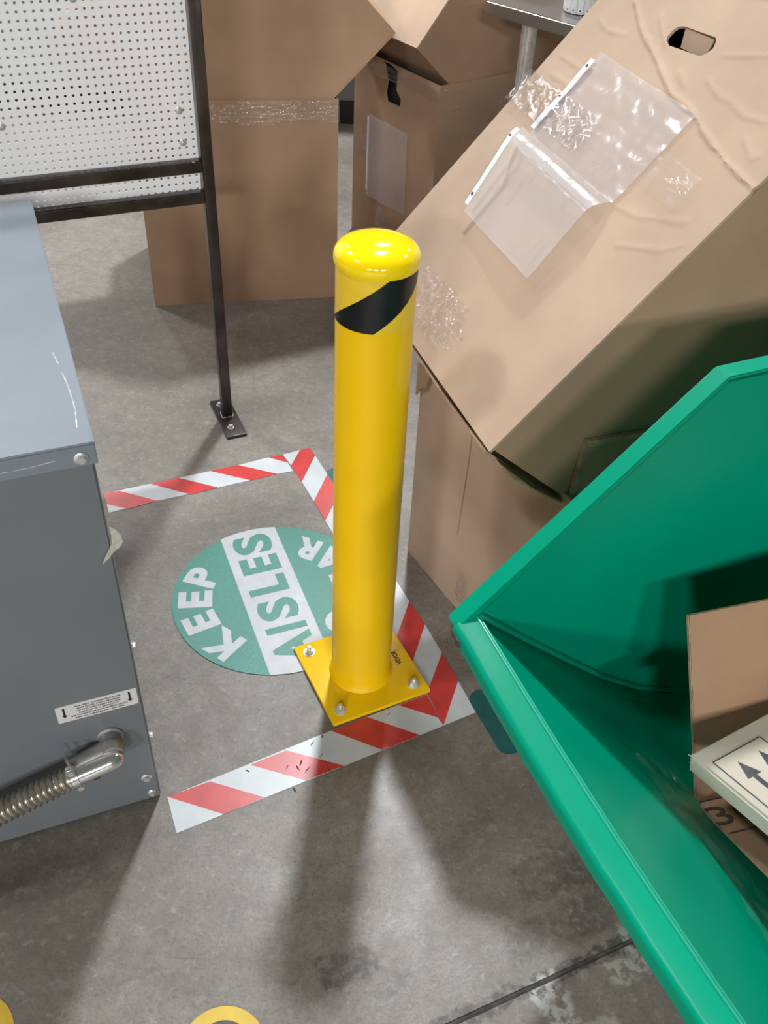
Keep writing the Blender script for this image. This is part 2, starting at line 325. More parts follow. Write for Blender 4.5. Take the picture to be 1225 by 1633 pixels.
# ------------------------------------------------------------------ KEEP AISLES CLEAR sign
SX, SY = V(-.389, .9212, 0), V(-.9212, -.389, 0); S0 = V(-.2205, 1.3985, 0); SR = .2165
sg = thing('floor_sign', S0, 'round green floor sign reading KEEP AISLES CLEAR', 'floor sign')
disc = [S0 + (SX * math.cos(a) + SY * math.sin(a)) * SR for a in [2 * math.pi * k / 96 for k in range(96)]]
prism('sign_disc', [p + V(0, 0, .0012) for p in disc], (0, 0, .0005), M['sign_green'], sg)
y0, y1 = -.0573, .0695; bandp = []
for k in range(25):
    y = y1 + (y0 - y1) * k / 24; bandp.append(S0 + SX * math.sqrt(SR * SR - y * y) + SY * y)
for k in range(25):
    y = y0 + (y1 - y0) * k / 24; bandp.append(S0 - SX * math.sqrt(SR * SR - y * y) + SY * y)
prism('white_band', [p + V(0, 0, .0017) for p in bandp], (0, 0, .0002), M['sign_white'], sg)
for ch, cx, wd_, cy in (('A', -.1530, .078, .0045), ('I', -.0975, .017, .0045), ('S', -.0410, .060, .0065), ('L', .0345, .052, .0085), ('E', .1000, .050, .0065), ('S', .1680, .061, .006)):
    glyph('letter', ch, S0 + SX * cx + SY * cy + V(0, 0, .0019), SX, SY, .086, M['sign_green'], sg, .040, wd_, .0001)
def arc_letter(ch, r, deg, up, hgt, wdt):
    a = math.radians(deg); rad = SX * math.cos(a) + SY * math.sin(a); Y = rad * up; X = Y.cross(V(0, 0, 1))
    glyph('letter', ch, S0 + rad * r + V(0, 0, .0017), X, Y, hgt, M['sign_white'], sg, .045, wdt, .0001)
for ch, d, w_ in (('K', 125, .068), ('E', 99, .048), ('E', 76, .048), ('P', 53, .052)): arc_letter(ch, .168, d, 1, .071, w_)
for ch, d, w_ in (('C', -139, .056), ('L', -112, .042), ('E', -90, .044), ('A', -65, .064), ('R', -42, .054)): arc_letter(ch, .158, d, -1, .066, w_)

# ------------------------------------------------------------------ other floor stickers
def arc(c, r, a0, a1, n=10): return [(c[0] + r * math.cos(math.radians(a0 + (a1 - a0) * k / n)), c[1] + r * math.sin(math.radians(a0 + (a1 - a0) * k / n))) for k in range(n + 1)]
def corner_mark(P, ax, ay, label):
    """L-shaped floor marker: outer corner P, one arm along ax, one along ay, rounded ends"""
    w_, ln = .05, .155; q = lambda s, t: P + ax * s + ay * t
    loc = [q(s, t) for s, t in arc((.022, .022), .022, 270, 180, 8)] + [q(s, t) for s, t in arc((w_ / 2, ln - w_ / 2), w_ / 2, 180, 0, 14)] + [q(w_, w_ + .006), q(w_ + .006, w_)] + [q(s, t) for s, t in arc((ln - w_ / 2, w_ / 2), w_ / 2, 90, -90, 14)]
    o = prism('corner_floor_marker', [p + V(0, 0, .0002) for p in loc], (0, 0, .0006), M['teal']); tag(o, label, 'floor marker', 'teal corner markers on the floor')
HL = V(.421, -.907, 0); HS = V(.907, .421, 0)
corner_mark(V(.2415, 1.0225, 0), HS, -HL, 'dark teal rounded corner marker on the floor under the green hopper edge')
corner_mark(V(-.156, 1.832, 0), HS, HL, 'teal corner marker peeking out from behind the yellow bollard post')
def ring_sticker(c, r, label):
    t = thing('round_floor_sticker', (*c, 0), label, 'floor sticker', 'yellow ring stickers on the floor')
    prism('yellow_disc', [(x, y, .0002) for x, y in arc(c, r, 0, 351, 39)], (0, 0, .0005), M['yellow_vinyl'], t)
    prism('grey_centre', [(x, y, .0007) for x, y in arc(c, r * .68, 0, 351, 39)], (0, 0, .0002), M['grey_vinyl'], t)
ring_sticker((-.186, .505), .062, 'yellow ring floor sticker with dark grey centre at the bottom edge below the bollard')
ring_sticker((-.545, .503), .062, 'yellow floor sticker cut off in the bottom left corner')

# ------------------------------------------------------------------ bollard
BC = V(-.0286, 1.2049, 0); BX = V(.8872, .4614, 0); BY = V(-.4614, .8872, 0)
bo = thing('bollard', BC, 'bright yellow steel safety bollard bolted to the floor in the middle', 'bollard')
hp = .1015
box('base_plate', BC - BX * hp - BY * hp + V(0, 0, .0014), BX * 2 * hp, BY * 2 * hp, (0, 0, .0085), M['yellow'], bo, .0012)
lathe('post', [(0, .0095), (.0625, .0095), (.0610, .013), (.0580, .0165), (.0570, .019), (.0570, .870), (0, .870)], BC, (0, 0, 1), M['yellow'], bo, 64)
lathe('cap', [(.0570, .8685), (.0592, .8697), (.0604, .8740), (.0607, .8785), (.0600, .8840), (.0575, .8895), (.0525, .8945), (.044, .8986), (.032, .9018), (.018, .9036), (0, .9042)], BC, (0, 0, 1), M['yellow_cap'], bo, 64)
def band_patch(name, b0, b1, t0, t1, r, m, n=40, parent=bo, za=.789, zb=.8690):
    bm = bmesh.new(); rows = []
    a_cam = math.atan2(-BC.y, -BC.x)   # bearing of the viewing side; angles are measured round the post from there
    for i in range(n + 1):
        row = []
        for jn, rr in ((0, r), (1, r)):
            pass
        for s_ in range(9):
            f = s_ / 8; ang = a_cam + math.radians((b0 + (b1 - b0) * i / n) * (1 - f) + (t0 + (t1 - t0) * i / n) * f)
            row.append(bm.verts.new(BC + V(math.cos(ang) * r, math.sin(ang) * r, za + (zb - za) * f)))
        rows.append(row)
    for A, B in zip(rows, rows[1:]):
        for s_ in range(8): bm.faces.new((A[s_], B[s_], B[s_ + 1], A[s_ + 1]))
    bmesh.ops.recalc_face_normals(bm, faces=bm.faces)
    g = bmesh.ops.solidify(bm, geom=list(bm.faces), thickness=.0002)
    return done(name, bm, m, parent, True)
rb = band_patch('reflective_band', 0, 360, 0, 360, .05735, M['yellow_band'], 144)
for off in (0, 180): band_patch('black_stripe', -84 + off, -1 + off, 18 + off, 101 + off, .05790, M['black_band'], 60, rb)
for sx in (-1, 1):
    for sy in (-1, 1):
        p = BC + BX * sx * .0775 + BY * sy * .0775 + V(0, 0, .0099)
        w = lathe('washer', [(.0045, 0), (.0118, 0), (.0118, .0018), (.0045, .0018)], p, (0, 0, 1), M['zinc'], bo, 24)
        lathe('hex_nut', [(.0, .0018), (.0088, .0018), (.0092, .0024), (.0092, .0072), (.0080, .0082), (0, .0082)], p, (0, 0, 1), M['zinc'], w, 6, False)
        lathe('stud', [(.0, .0080), (.0048, .0080), (.0048, .0150), (.0035, .0170), (0, .0170)], p, (0, 0, 1), M['zinc'], w, 14)
glyph('lettering', 'VEVOR', V(.0401, 1.2370, .0099), -HL, V(-HS.x, -HS.y, 0), .0105, M['ink'], bo, .035, .037, .0001)

# ------------------------------------------------------------------ grey cabinet
CC = V(-.357, .904, 0); CX = V(-.919, -.395, 0).normalized(); CF = V(-CX.y * -1, 0, 0); CF = V(.395, -.919, 0).normalized(); CB = -CF; Z = V(0, 0, 1)
ca = thing('electrical_cabinet', CC + CX * .3 + CB * .37, 'grey painted metal electrical cabinet with conduit at the left', 'electrical cabinet')
CW, CDP = .62, .735
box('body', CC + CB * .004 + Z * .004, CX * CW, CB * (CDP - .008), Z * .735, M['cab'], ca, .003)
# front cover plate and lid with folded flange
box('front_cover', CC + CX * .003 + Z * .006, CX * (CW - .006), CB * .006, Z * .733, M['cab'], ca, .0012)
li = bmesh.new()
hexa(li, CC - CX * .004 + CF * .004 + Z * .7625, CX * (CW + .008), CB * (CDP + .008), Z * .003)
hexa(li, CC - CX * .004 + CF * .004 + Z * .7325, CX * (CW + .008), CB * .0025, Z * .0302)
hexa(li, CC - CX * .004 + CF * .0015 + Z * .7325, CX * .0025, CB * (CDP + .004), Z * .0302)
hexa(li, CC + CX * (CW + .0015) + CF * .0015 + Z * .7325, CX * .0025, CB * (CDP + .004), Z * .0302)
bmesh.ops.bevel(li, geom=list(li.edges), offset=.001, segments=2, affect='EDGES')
lid = done('lid', li, M['cab_lid_lit'], ca, True)
def wpath(name, pts, w_, nrm, m, parent):
    bm = bmesh.new(); nrm = Vector(nrm)
    for a, b in zip(pts, pts[1:]):
        a, b = Vector(a), Vector(b); d = (b - a).normalized(); s_ = d.cross(nrm).normalized() * w_
        hexa(bm, a - s_ / 2, b - a, s_, nrm * .0002)
    return done(name, bm, m, parent)
lz = CC + Z * .7656
wpath('scratch', [lz + CX * .012 + CB * .03, lz + CX * .0085 + CB * .07, lz + CX * .010 + CB * .12, lz + CX * .0135 + CB * .16], .0018, Z, M['scrape'], lid)
wpath('scratch', [lz + CX * .016 + CB * .185, lz + CX * .0195 + CB * .215], .0022, Z, M['scrape'], lid)
wpath('scratch', [CC + CF * .0041 + CX * .045 + Z * .7480, CC + CF * .0041 + CX * .075 + Z * .7450, CC + CF * .0041 + CX * .12 + Z * .7445], .0016, CF, M['scrape'], lid)
def screw(pos, ax, r, parent, name='bolt'):
    w = lathe('bolt_washer', [(0, 0), (r * 1.25, 0), (r * 1.25, .0012), (r * 1.05, .0022), (0, .0022)], pos, ax, M['zinc'], parent, 24)
    lathe('bolt_head', [(0, .002), (r * .82, .002), (r * .82, .0055), (r * .68, .0068), (0, .0068)], pos, ax, M['zinc'], w, 6, False)
screw(CC + CF * .0042 + CX * .0150 + Z * .7445, CF, .0072, lid)
screw(CC + CX * .0185 + Z * .068, CF, .0070, ca)
screw(CC + CX * .0145 + Z * .0215, CF, .0056, ca)
for z_, b_ in ((.372, .02), (.150, .02), (.6, .4), (.15, .4)): screw(CC + CB * b_ + Z * z_, -CX, .0055, ca)
# warning label with six lines and two arrows
lb = box('label_plate', CC + CX * .0062 + Z * .2630 + CF * .0000, CX * .1195, CF * .0006, Z * .0370, M['label'], ca)
def on_front(x, z): return CC + CX * x + Z * z + CF * .0006
for k, s_ in enumerate(('FOR FIELD CONNECTIONS USE', 'WIRE RATED FOR A MINIMUM', 'OF 90 C AND BASED ON THE', 'BASIS OF 75 C AMPACITY', 'USE CONNECTOR LUGS MARKED AL9CU', 'KEEP ALL WIRES BELOW ARROWS')):
    glyph('label_text', s_, on_front(.064, .2935 - k * .0052), -CX, Z, .0029, M['ink'], lb, .030, min(.086, .0027 * len(s_)), .0001, .0001)
for x in (.0175, .1145):
    prism('label_arrow', [on_front(x - .0016, .2945), on_front(x - .0016, .2785), on_front(x - .0042, .2785), on_front(x, .2725), on_front(x + .0042, .2785), on_front(x + .0016, .2785), on_front(x + .0016, .2945)], CF * .0002, M['ink'], lb)
# conduit elbow
ec = CC + CX * .060 + Z * .2020
dirc = (CX * .966 - Z * .20 + CF * .02).normalized()
el = lathe('conduit_elbow', [(0, 0), (.0175, 0), (.0175, .020), (.0185, .0205), (.0185, .030), (.0165, .036), (.0, .038)], ec, CF, M['cast'], ca, 32)
lathe('lock_ring', [(.0, .0), (.0215, 0), (.0215, .003), (.0180, .005), (0, .005)], ec, CF, M['cast'], el, 30)
tube('elbow_body', [ec + CF * .022 - dirc * .012, ec + CF * .022, ec + CF * .026 + dirc * .03, ec + CF * .030 + dirc * .066], [.010, .0165, .0160, .0150], M['cast'], el, 24)
cx0 = ec + CF * .041 - Z * .006 + CX * .002
cov = tube('elbow_cover', [cx0 - dirc * .0165, cx0 - dirc * .0155, cx0 - dirc * .012, cx0 - dirc * .005, cx0 + dirc * .004, cx0 + dirc * .066], [.001, .0055, .0105, .0148, .0162, .0172], M['chrome'], el, 32)
cl = cx0 + dirc * .066
side = dirc.cross(CF).normalized()
if side.z < 0: side = -side
lathe('clamp_band', [(.0150, 0), (.0192, 0), (.0192, .014), (.0150, .014)], cl - dirc * .012, dirc, M['chrome'], el, 32)
for s_ in (1, -1):
    p = cl - dirc * .006 + side * .0215 * s_ + CF * .004
    ear = box('clamp_ear', p - dirc * .006 - side * .006 - CF * .004, dirc * .012, side * .012, CF * .008, M['chrome'], el, .0015)
    lathe('clamp_screw', [(0, 0), (.0048, 0), (.0048, .004), (0, .0045)], p + CF * .004, CF, M['zinc'], ear, 14)
tube('wing_pin', [cl - dirc * .008 + side * .020, cl - dirc * .010 + side * .046], [.0022, .0030], M['cast'], el, 10)
box('cover_slot', cl - dirc * .040 - side * .0135 + CF * .0118, dirc * .011, side * .0025, CF * .0010, M['ink'], el)
# corrugated flexible conduit: rings swept along a sagging path off to the left
pth, rad = [], []
for k in range(0, 260):
    t = k / 259 * .34; ring = .0178 + .0022 * math.cos(2 * math.pi * t / .0092)
    pth.append(cl + dirc * t + Z * (-.20 * t * t) + CF * (.05 * t)); rad.append(ring)
tube('flexible_conduit', pth, rad, M['flex'], el, 22)
# scrap of clear tape hanging on the cabinet corner
tsp = [(-.0010, .634), (-.0075, .629), (-.0135, .618), (-.0145, .606), (-.0090, .596), (-.0010, .589), (.0070, .582), (.0165, .576), (.0130, .584), (.0060, .594), (.0000, .604), (-.0020, .616)]
bm = prism_bm([CC + CX * x + Z * z_ + CF * (.008 + .35 * abs(x + .002)) for x, z_ in tsp], CF * .0006)
done('tape_scrap', bm, film('yellowed_tape', .6, (.62, .58, .48), .2, .6, 60), ca, True)

# ------------------------------------------------------------------ steel rack with perforated panel
RP = V(-.427, 2.037, 0); RD = V(-.908, -.419, 0).normalized(); RN = V(.419, -.908, 0).normalized()
ra = thing('steel_rack', RP + RD * .6, 'black square-tube steel rack holding a white perforated panel at upper left', 'rack')
tb = .0255
for t in (0, 1.25):
    c = RP + RD * t
    box('post', c - RD * tb / 2 - RN * tb / 2 + Z * .008, RD * tb, RN * tb, Z * 1.65, M['rack'], ra, .003, 3)
    fp = box('foot_plate', c - RD * .0260 - RN * .075 + Z * .0002, RD * .052, RN * .172, Z * .0078, M['rack'], ra, .0015)
    wl = bmesh.new()
    for k in range(26):
        a = k / 26 * 4; e = int(a); f = a - e; h_ = tb / 2 + .001
        q = [(-h_, -h_), (h_, -h_), (h_, h_), (-h_, h_), (-h_, -h_)]; x = q[e][0] + (q[e + 1][0] - q[e][0]) * f; y = q[e][1] + (q[e + 1][1] - q[e][1]) * f
        bmesh.ops.create_icosphere(wl, subdivisions=1, radius=random.uniform(.0026, .0042), matrix=Matrix.Translation(c + RD * x + RN * y + Z * .0085))
    done('weld_bead', wl, M['weld'], fp, True)
    for s_ in (-.048, .060):
        p = c + RN * s_ + RD * .006 + Z * .008
        w = lathe('anchor_washer', [(0, 0), (.0088, 0), (.0088, .0015), (0, .0015)], p, Z, M['zinc'], fp, 20)
        lathe('anchor_bolt', [(0, .0015), (.0062, .0015), (.0062, .0068), (.005, .008), (0, .008)], p, Z, M['zinc'], w, 6, False)
for z_ in (.6690, .6000, 1.62):
    box('rail', RP + RD * tb / 2 - RN * tb / 2 + Z * (z_ - tb / 2), RD * (1.25 - tb), RN * tb, Z * tb, M['rack'], ra, .003, 3)
# perforated panel: every hole is a real opening
PT = .0155; hr = .0030; nx, nz_ = 62, 62
po = RP + RD * .0132 - RN * (tb / 2 + .0022) + Z * .588
bm = bmesh.new(); oct_ = [(math.cos(math.pi / 8 + k * math.pi / 4) * hr, math.sin(math.pi / 8 + k * math.pi / 4) * hr) for k in range(8)]
grid = {}
def gv(i, j_):
    if (i, j_) not in grid: grid[(i, j_)] = bm.verts.new(po + RD * (i * PT / 2) + Z * (j_ * PT / 2))
    return grid[(i, j_)]
for i in range(nx):
    for j_ in range(nz_):
        cx_, cz_ = (i + .5) * PT, (j_ + .5) * PT
        ov = [bm.verts.new(po + RD * (cx_ + x) + Z * (cz_ + y)) for x, y in oct_]
        a, b = 2 * i, 2 * j_
        per = [gv(a + 2, b + 1), gv(a + 2, b + 2), gv(a + 1, b + 2), gv(a, b + 2), gv(a, b + 1), gv(a, b), gv(a + 1, b), gv(a + 2, b)]
        # per[0] right-mid ; octagon verts sit between the mid and corner bearings
        for k in range(8):
            bm.faces.new((per[k], per[(k + 1) % 8], ov[k])); bm.faces.new((per[(k + 1) % 8], ov[(k + 1) % 8], ov[k]))
bmesh.ops.recalc_face_normals(bm, faces=bm.faces)
pn = done('perforated_panel', bm, M['peg'], ra)
sm = pn.modifiers.new('thickness', 'SOLIDIFY'); sm.thickness = .0012; sm.offset = 0
for x, z_ in ((.046, .782), (.044, .716), (.226, 1.002), (.044, 1.0), (.40, .782), (.6, .782)):
    p = RP + RD * x - RN * (tb / 2 + .0014) + Z * z_
    w = lathe('panel_washer', [(0, 0), (.0078, 0), (.0078, .0014), (.0066, .002), (0, .002)], p, RN, M['zinc'], pn, 24)
    lathe('panel_screw', [(0, .002), (.0050, .002), (.0044, .0042), (.0028, .0052), (.0018, .0036), (0, .0036)], p, RN, M['zinc'], w, 16)

# ------------------------------------------------------------------ cardboard boxes
TH = .005
def warp_slab(name, o, a, b, n, m, parent, nu=24, nv=24, amp=.0015, th=TH, bumpf=None, seed=0, edge_free=True):
    """panel with thickness th below the face; face spanned by a,b with outward normal n, gently warped"""
    o, a, b, n = map(Vector, (o, a, b, n)); bm = bmesh.new(); top = []; bot = []
    for i in range(nu + 1):
        r1, r2 = [], []
        for k in range(nv + 1):
            s, t = i / nu, k / nv; p = o + a * s + b * t
            h_ = amp * noise.noise(p * 5 + V(seed, seed, 0)) * min(1, 6 * min(s, 1 - s, t, 1 - t))
            if bumpf: h_ += bumpf(s * a.length, t * b.length)
            r1.append(bm.verts.new(p + n * h_)); r2.append(bm.verts.new(p - n * (th - h_)))
        top.append(r1); bot.append(r2)
    for i in range(nu):
        for k in range(nv):
            bm.faces.new((top[i][k], top[i + 1][k], top[i + 1][k + 1], top[i][k + 1])); bm.faces.new((bot[i][k], bot[i][k + 1], bot[i + 1][k + 1], bot[i + 1][k]))
    for k in range(nv):
        bm.faces.new((top[0][k], top[0][k + 1], bot[0][k + 1], bot[0][k])); bm.faces.new((top[nu][k + 1], top[nu][k], bot[nu][k], bot[nu][k + 1]))
    for i in range(nu):
        bm.faces.new((top[i + 1][0], top[i][0], bot[i][0], bot[i + 1][0])); bm.faces.new((top[i][nv], top[i + 1][nv], bot[i + 1][nv], bot[i][nv]))
    bmesh.ops.recalc_face_normals(bm, faces=bm.faces)
    return done(name, bm, m, parent, True)
def upright_box(K, dx, dy, W_, D_, H_, label, ms, notch=None, group='upright lower cardboard boxes'):
    """K floor corner nearest; dx along the width face, dy along depth; both horizontal unit vectors. notch = V-cut profile for the two faces along dx"""
    K, dx, dy = map(Vector, (K, dx, dy))
    t = thing('cardboard_box', K + dx * W_ / 2 + dy * D_ / 2, label, 'cardboard box', group)
    P = {}
    g = .0004
    if notch:
        for nm, off in (('front_panel', 0), ('back_panel', D_ - TH)):
            prof = [(0, 0), (W_, 0)] + notch[::-1]; P[nm] = prism(nm, [K + dx * x + dy * off + Z * (z_ + g) for x, z_ in prof], dy * TH, ms[0], t)
    else:
        P['front_panel'] = warp_slab('front_panel', K + Z * g, dx * W_, Z * H_, -dy, ms[0], t, seed=K.x * 9)
        P['back_panel'] = warp_slab('back_panel', K + dy * D_ + Z * g, dx * W_, Z * H_, dy, ms[0], t, 6, 6, seed=3)
    P['left_panel'] = warp_slab('left_panel', K + dy * TH + Z * g, dy * (D_ - 2 * TH), Z * H_, -dx, ms[1], t, seed=5 + K.y)
    P['right_panel'] = warp_slab('right_panel', K + dx * W_ + dy * TH + Z * g, dy * (D_ - 2 * TH), Z * H_, dx, ms[1], t, 8, 8, seed=2)
    box('bottom_panel', K + dx * TH + dy * TH + Z * g, dx * (W_ - 2 * TH), dy * (D_ - 2 * TH), Z * TH, ms[0], t)
    return t, P
def tilted_box(B, u, v, w, Lu, Lv, Lw, label, mt, mf, group='tilted cardboard boxes wedged corner-down in lower boxes', bumpf=None, nn=(24, 24), over=.0):
    """B: left corner edge, front end. box spans +u*Lu, -v*Lv, -w*Lw; v points out of the front face, w out of the upper face"""
    t = thing('cardboard_box', B + u * Lu / 2 - v * Lv / 2 - w * Lw, label, 'cardboard box', group)
    P = {}
    P['upper_panel'] = warp_slab('upper_panel', B - u * over, u * (Lu + over), -v * Lv, w, mt, t, nn[0], nn[1], .0022, TH, bumpf, seed=B.x * 20)
    P['front_panel'] = warp_slab('front_panel', B - w * (TH + .0004), u * Lu, -w * (Lw - 2 * TH - .0008), v, mf, t, 20, 20, .0015, seed=8)
    P['back_panel'] = warp_slab('back_panel', B - v * Lv - w * (TH + .0004), u * Lu, -w * (Lw - 2 * TH - .0008), -v, mf, t, 6, 6, .001, seed=9)
    P['under_panel'] = warp_slab('under_panel', B - v * (TH + .0004) - w * (TH + .0004), -v * (Lv - 2 * TH - .0008), -w * (Lw - 2 * TH - .0008), -u, mf, t, 12, 12, .001, seed=4)
    P['far_panel'] = warp_slab('far_panel', B + u * Lu - v * (TH + .0004) - w * (TH + .0004), -v * (Lv - 2 * TH - .0008), -w * (Lw - 2 * TH - .0008), u, mf, t, 8, 8, .001, seed=6)
    P['lower_panel'] = warp_slab('lower_panel', B - w * Lw, u * Lu, -v * Lv, -w, mf, t, 8, 8, .001, seed=7)
    return t, P
def sheet(name, pts_fn, nu, nv, m, parent, loc=None, th=0):
    bm = bmesh.new(); g = [[bm.verts.new(pts_fn(i / nu, k / nv)) for k in range(nv + 1)] for i in range(nu + 1)]
    for i in range(nu):
        for k in range(nv): bm.faces.new((g[i][k], g[i + 1][k], g[i + 1][k + 1], g[i][k + 1]))
    bmesh.ops.recalc_face_normals(bm, faces=bm.faces)
    if th: bmesh.ops.solidify(bm, geom=list(bm.faces), thickness=th)
    return done(name, bm, m, parent, True, loc)
def wrap_patch(name, o, a, b, n, parent, m=None, amp=.0024, nu=80, nv=44, lift=.003, sx=10, sy=150, rag=.22):
    o, a, b, n = map(Vector, (o, a, b, n))
    def f(s, t):
        tt = t + rag * (noise.noise(V(s * 5, 1.7 if t > .5 else 6.1, o.x * 7))) * (1 if (t > .5) else -1) * abs(t - .5) * 2
        p = o + a * s + b * tt
        return p + n * (lift + amp * noise.noise(V(s * a.length * sx, tt * b.length * sy, 3.3)))
    return sheet(name, f, nu, nv, m or M['wrap'], parent, th=0)

# --- left stack (behind the rack post)
AA = V(-.7401, 2.6024, 0); AD = V(.9768, .214, 0).normalized(); AN = V(-AD.y, AD.x, 0)
t, P = upright_box(AA, AD, AN, .565, .44, .606, 'upright brown cardboard box standing behind the black rack post', (M['card'], M['card']))
wrap_patch('stretch_wrap_band', AA - AD * .002 + Z * .545, AD * .57, Z * .058, -AN, t, lift=.0035)
q2 = math.sqrt(.5)
Bc = AA + AD * -.160 + Z * .772 + AN * .007
tA, PA = tilted_box(Bc, (AD + Z) * q2, -AN, (-AD + Z) * q2, .622, .26, .622, 'brown cardboard box tilted on its corner behind the rack post, upper left', M['card'], M['card'])
# --- middle stack
MK = V(.0966, 2.888, 0); MD = V(.8, .6, 0); MNn = V(.6, -.8, 0)
t, P = upright_box(MK, MD, -MNn, .612, .449, .605, 'upright cardboard box behind the bollard with a plastic sleeve on its side', (M['card_c'], M['card_c']))
# hand hole torn through the left panel
lp = P['left_panel']; oo = org(t)
def midL(s, z_, off=0): return MK - MNn * s + Z * z_ - MD * off
cut = prism_bm([midL(s, z_, .03) - oo for s, z_ in ((.2966, .6021), (.2558, .602), (.2147, .5925), (.2155, .536), (.1907, .5143), (.1944, .4921), (.2642, .4905), (.2719, .5142), (.265, .5481), (.2836, .5936))], MD * .06)
try:
    c_me = cut; bmc = c_me
    me = bpy.data.meshes.new('c'); bmc.to_mesh(me); bmc.free(); co = bpy.data.objects.new('c', me); COL.objects.link(co); co.location = oo
    md = lp.modifiers.new('b', 'BOOLEAN'); md.object = co; md.operation = 'DIFFERENCE'; md.solver = 'EXACT'; bpy.context.view_layer.update()
    nm = bpy.data.meshes.new_from_object(lp.evaluated_get(bpy.context.evaluated_depsgraph_get())); lp.modifiers.remove(md); lp.data = nm; bpy.data.objects.remove(co)
except Exception as e: print('bool', e)
box('hole_shade_slab', midL(.31, .47, -.016), MNn * .135, MD * .006, Z * .13, M['black'], t)  # black slab added behind the hole, stands in for shade inside the box
wrap_patch('stretch_wrap_band', midL(.36, .592), MNn * .365, Z * -.036, -MD, t, lift=.004)
wrap_patch('stretch_wrap_band', MK + MNn * 0 + Z * .603, MD * .55, Z * -.165, MNn, t, lift=.004, amp=.0015)
wrap_patch('stretch_wrap_band', midL(.445, .36), MNn * .12, Z * -.07, -MD, t, lift=.003)
wrap_patch('stretch_wrap_scrap', midL(.30, .135), MNn * .09, Z * -.11, -MD, t, lift=.003, amp=.004)
prism('torn_spot', [MK + MNn * .0012 + MD * x + Z * z_ for x, z_ in ((.092, .445), (.100, .455), (.106, .430), (.100, .425))], MNn * .002, M['card_edge'], t)
sm_ = thing('sheet_protector', midL(.245, .16), 'clear plastic sheet protector taped to the side of the box behind the bollard', 'plastic sleeve', 'clear sheet protectors on the boxes')
def f(s, t_): return midL(.352 - .213 * s, .428 - .268 * t_, .006 + .004 * math.sin(3 * s + 2 * t_) * t_ + .002 * noise.noise(V(s * 6, t_ * 6, 2)))
sheet('sleeve', f, 16, 16, M['sleeve'], sm_)
sheet('binding_strip', lambda s, t_: midL(.360 - .009 * s, .420 - .245 * t_, .0062), 1, 8, M['sleeve_edge'], sm_)
mu = (MD * .665 + Z * .747).normalized(); mw = (MD * -.747 + Z * .665).normalized()
Bm = MK - MD * .0905 + Z * .717 - MNn * .007
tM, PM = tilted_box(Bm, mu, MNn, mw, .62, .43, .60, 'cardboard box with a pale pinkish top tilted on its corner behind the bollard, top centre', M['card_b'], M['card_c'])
wrap_patch('stretch_wrap_scrap', Bm + mu * .10 - MNn * .20, mu * .12, -MNn * .08, mw, tM, lift=.003, amp=.004)

# --- right stack
RB = V(.1548, 1.1262, .6202); ru = V(.6309, .2344, .7396).normalized(); rv = V(.3958, -.9172, -.0469).normalized(); rw = V(-.6673, -.3223, .6714).normalized()
RK = V(.058, 1.560, 0); RDd = V(.528, -.849, 0).normalized(); RX = V(.849, .528, 0).normalized()
K0 = RK + RDd * .460
t, P = upright_box(K0, RX, -RDd, .60, .460, .492, 'upright cardboard box standing on the floor between bollard and green hopper', (M['card_b'], M['card_b']), notch=[(0, .492), (.28, .18), (.60, .492)])
wpath('crease', [K0 - RDd * (.460 - x) - RX * .0012 + Z * z_ for x, z_ in ((.180, .49), (.181, .40), (.178, .30), (.174, .19))], .0025, -RX, M['card_c'], t)
wrap_patch('stretch_wrap_scrap', K0 - RDd * (.460 - .195) - RX * .001 + Z * .115, RDd * .035, Z * -.08, -RX, t, lift=.003, amp=.004, nu=14, nv=20)
prism('torn_flap', [K0 - RDd * (.460 - x) - RX * .004 + Z * z_ for x, z_ in ((-.004, .492), (.040, .492), (.028, .455), (.012, .445), (-.004, .42))], -RX * .004, M['card_c'], t)
CRE = [[(.6236, .4691), (.5891, .3997), (.5754, .3532), (.5383, .2498), (.5336, .1877), (.5162, .1293), (.5052, .0753), (.4996, .0301), (.4966, -.0024)], [(.5748, .513), (.5664, .4778), (.5733, .435)], [(.4943, .5251), (.4972, .4879), (.497, .4474)], [(.4641, .5137), (.4666, .4671), (.4609, .4463)], [(.5686, .2716), (.5581, .2449)], [(.5803, .2134), (.5705, .1772), (.5654, .1144), (.5726, .0729)], [(.5727, .1628), (.5712, .1383), (.5644, .1077)], [(.5413, .0781), (.5252, .0443), (.5293, .0364)], [(.6221, .3967), (.6088, .3718), (.5936, .3412)], [(.3705, .1695), (.3793, .1219), (.413, .0448)], [(.3323, .1087), (.3654, .04), (.3862, .0205)], [(.62, .22), (.66, .12), (.64, .03)], [(.70, .5), (.68, .38), (.72, .2)]]
SEGS = [(a, b, .0028 if ci == 0 else .0012) for ci, l in enumerate(CRE) for a, b in zip(l, l[1:])]
def ridge(s, t):
    h_ = 0
    wob = .004 * noise.noise(V(s * 40, t * 40, 1))
    for a, b, am in SEGS:
        dx, dy = b[0] - a[0], b[1] - a[1]; L2 = dx * dx + dy * dy
        k = max(0, min(1, ((s - a[0]) * dx + (t - a[1]) * dy) / L2)); ex, ey = s - a[0] - k * dx, t - a[1] - k * dy
        d = math.hypot(ex, ey) + wob
        if d < .03:
            sg_ = 1 if (ex * dy - ey * dx) > 0 else -1
            h_ = max(h_, am * math.exp(-(d / (.0026 if sg_ > 0 else .0060)) ** 2))
    return h_
tR, PR = tilted_box(RB, ru, rv, rw, .80, .553, .60, 'large cardboard box tilted on its corner above the bollard with clear sleeves on top', M['card_b'], M['card_c'], bumpf=ridge, nn=(260, 180), over=.006)
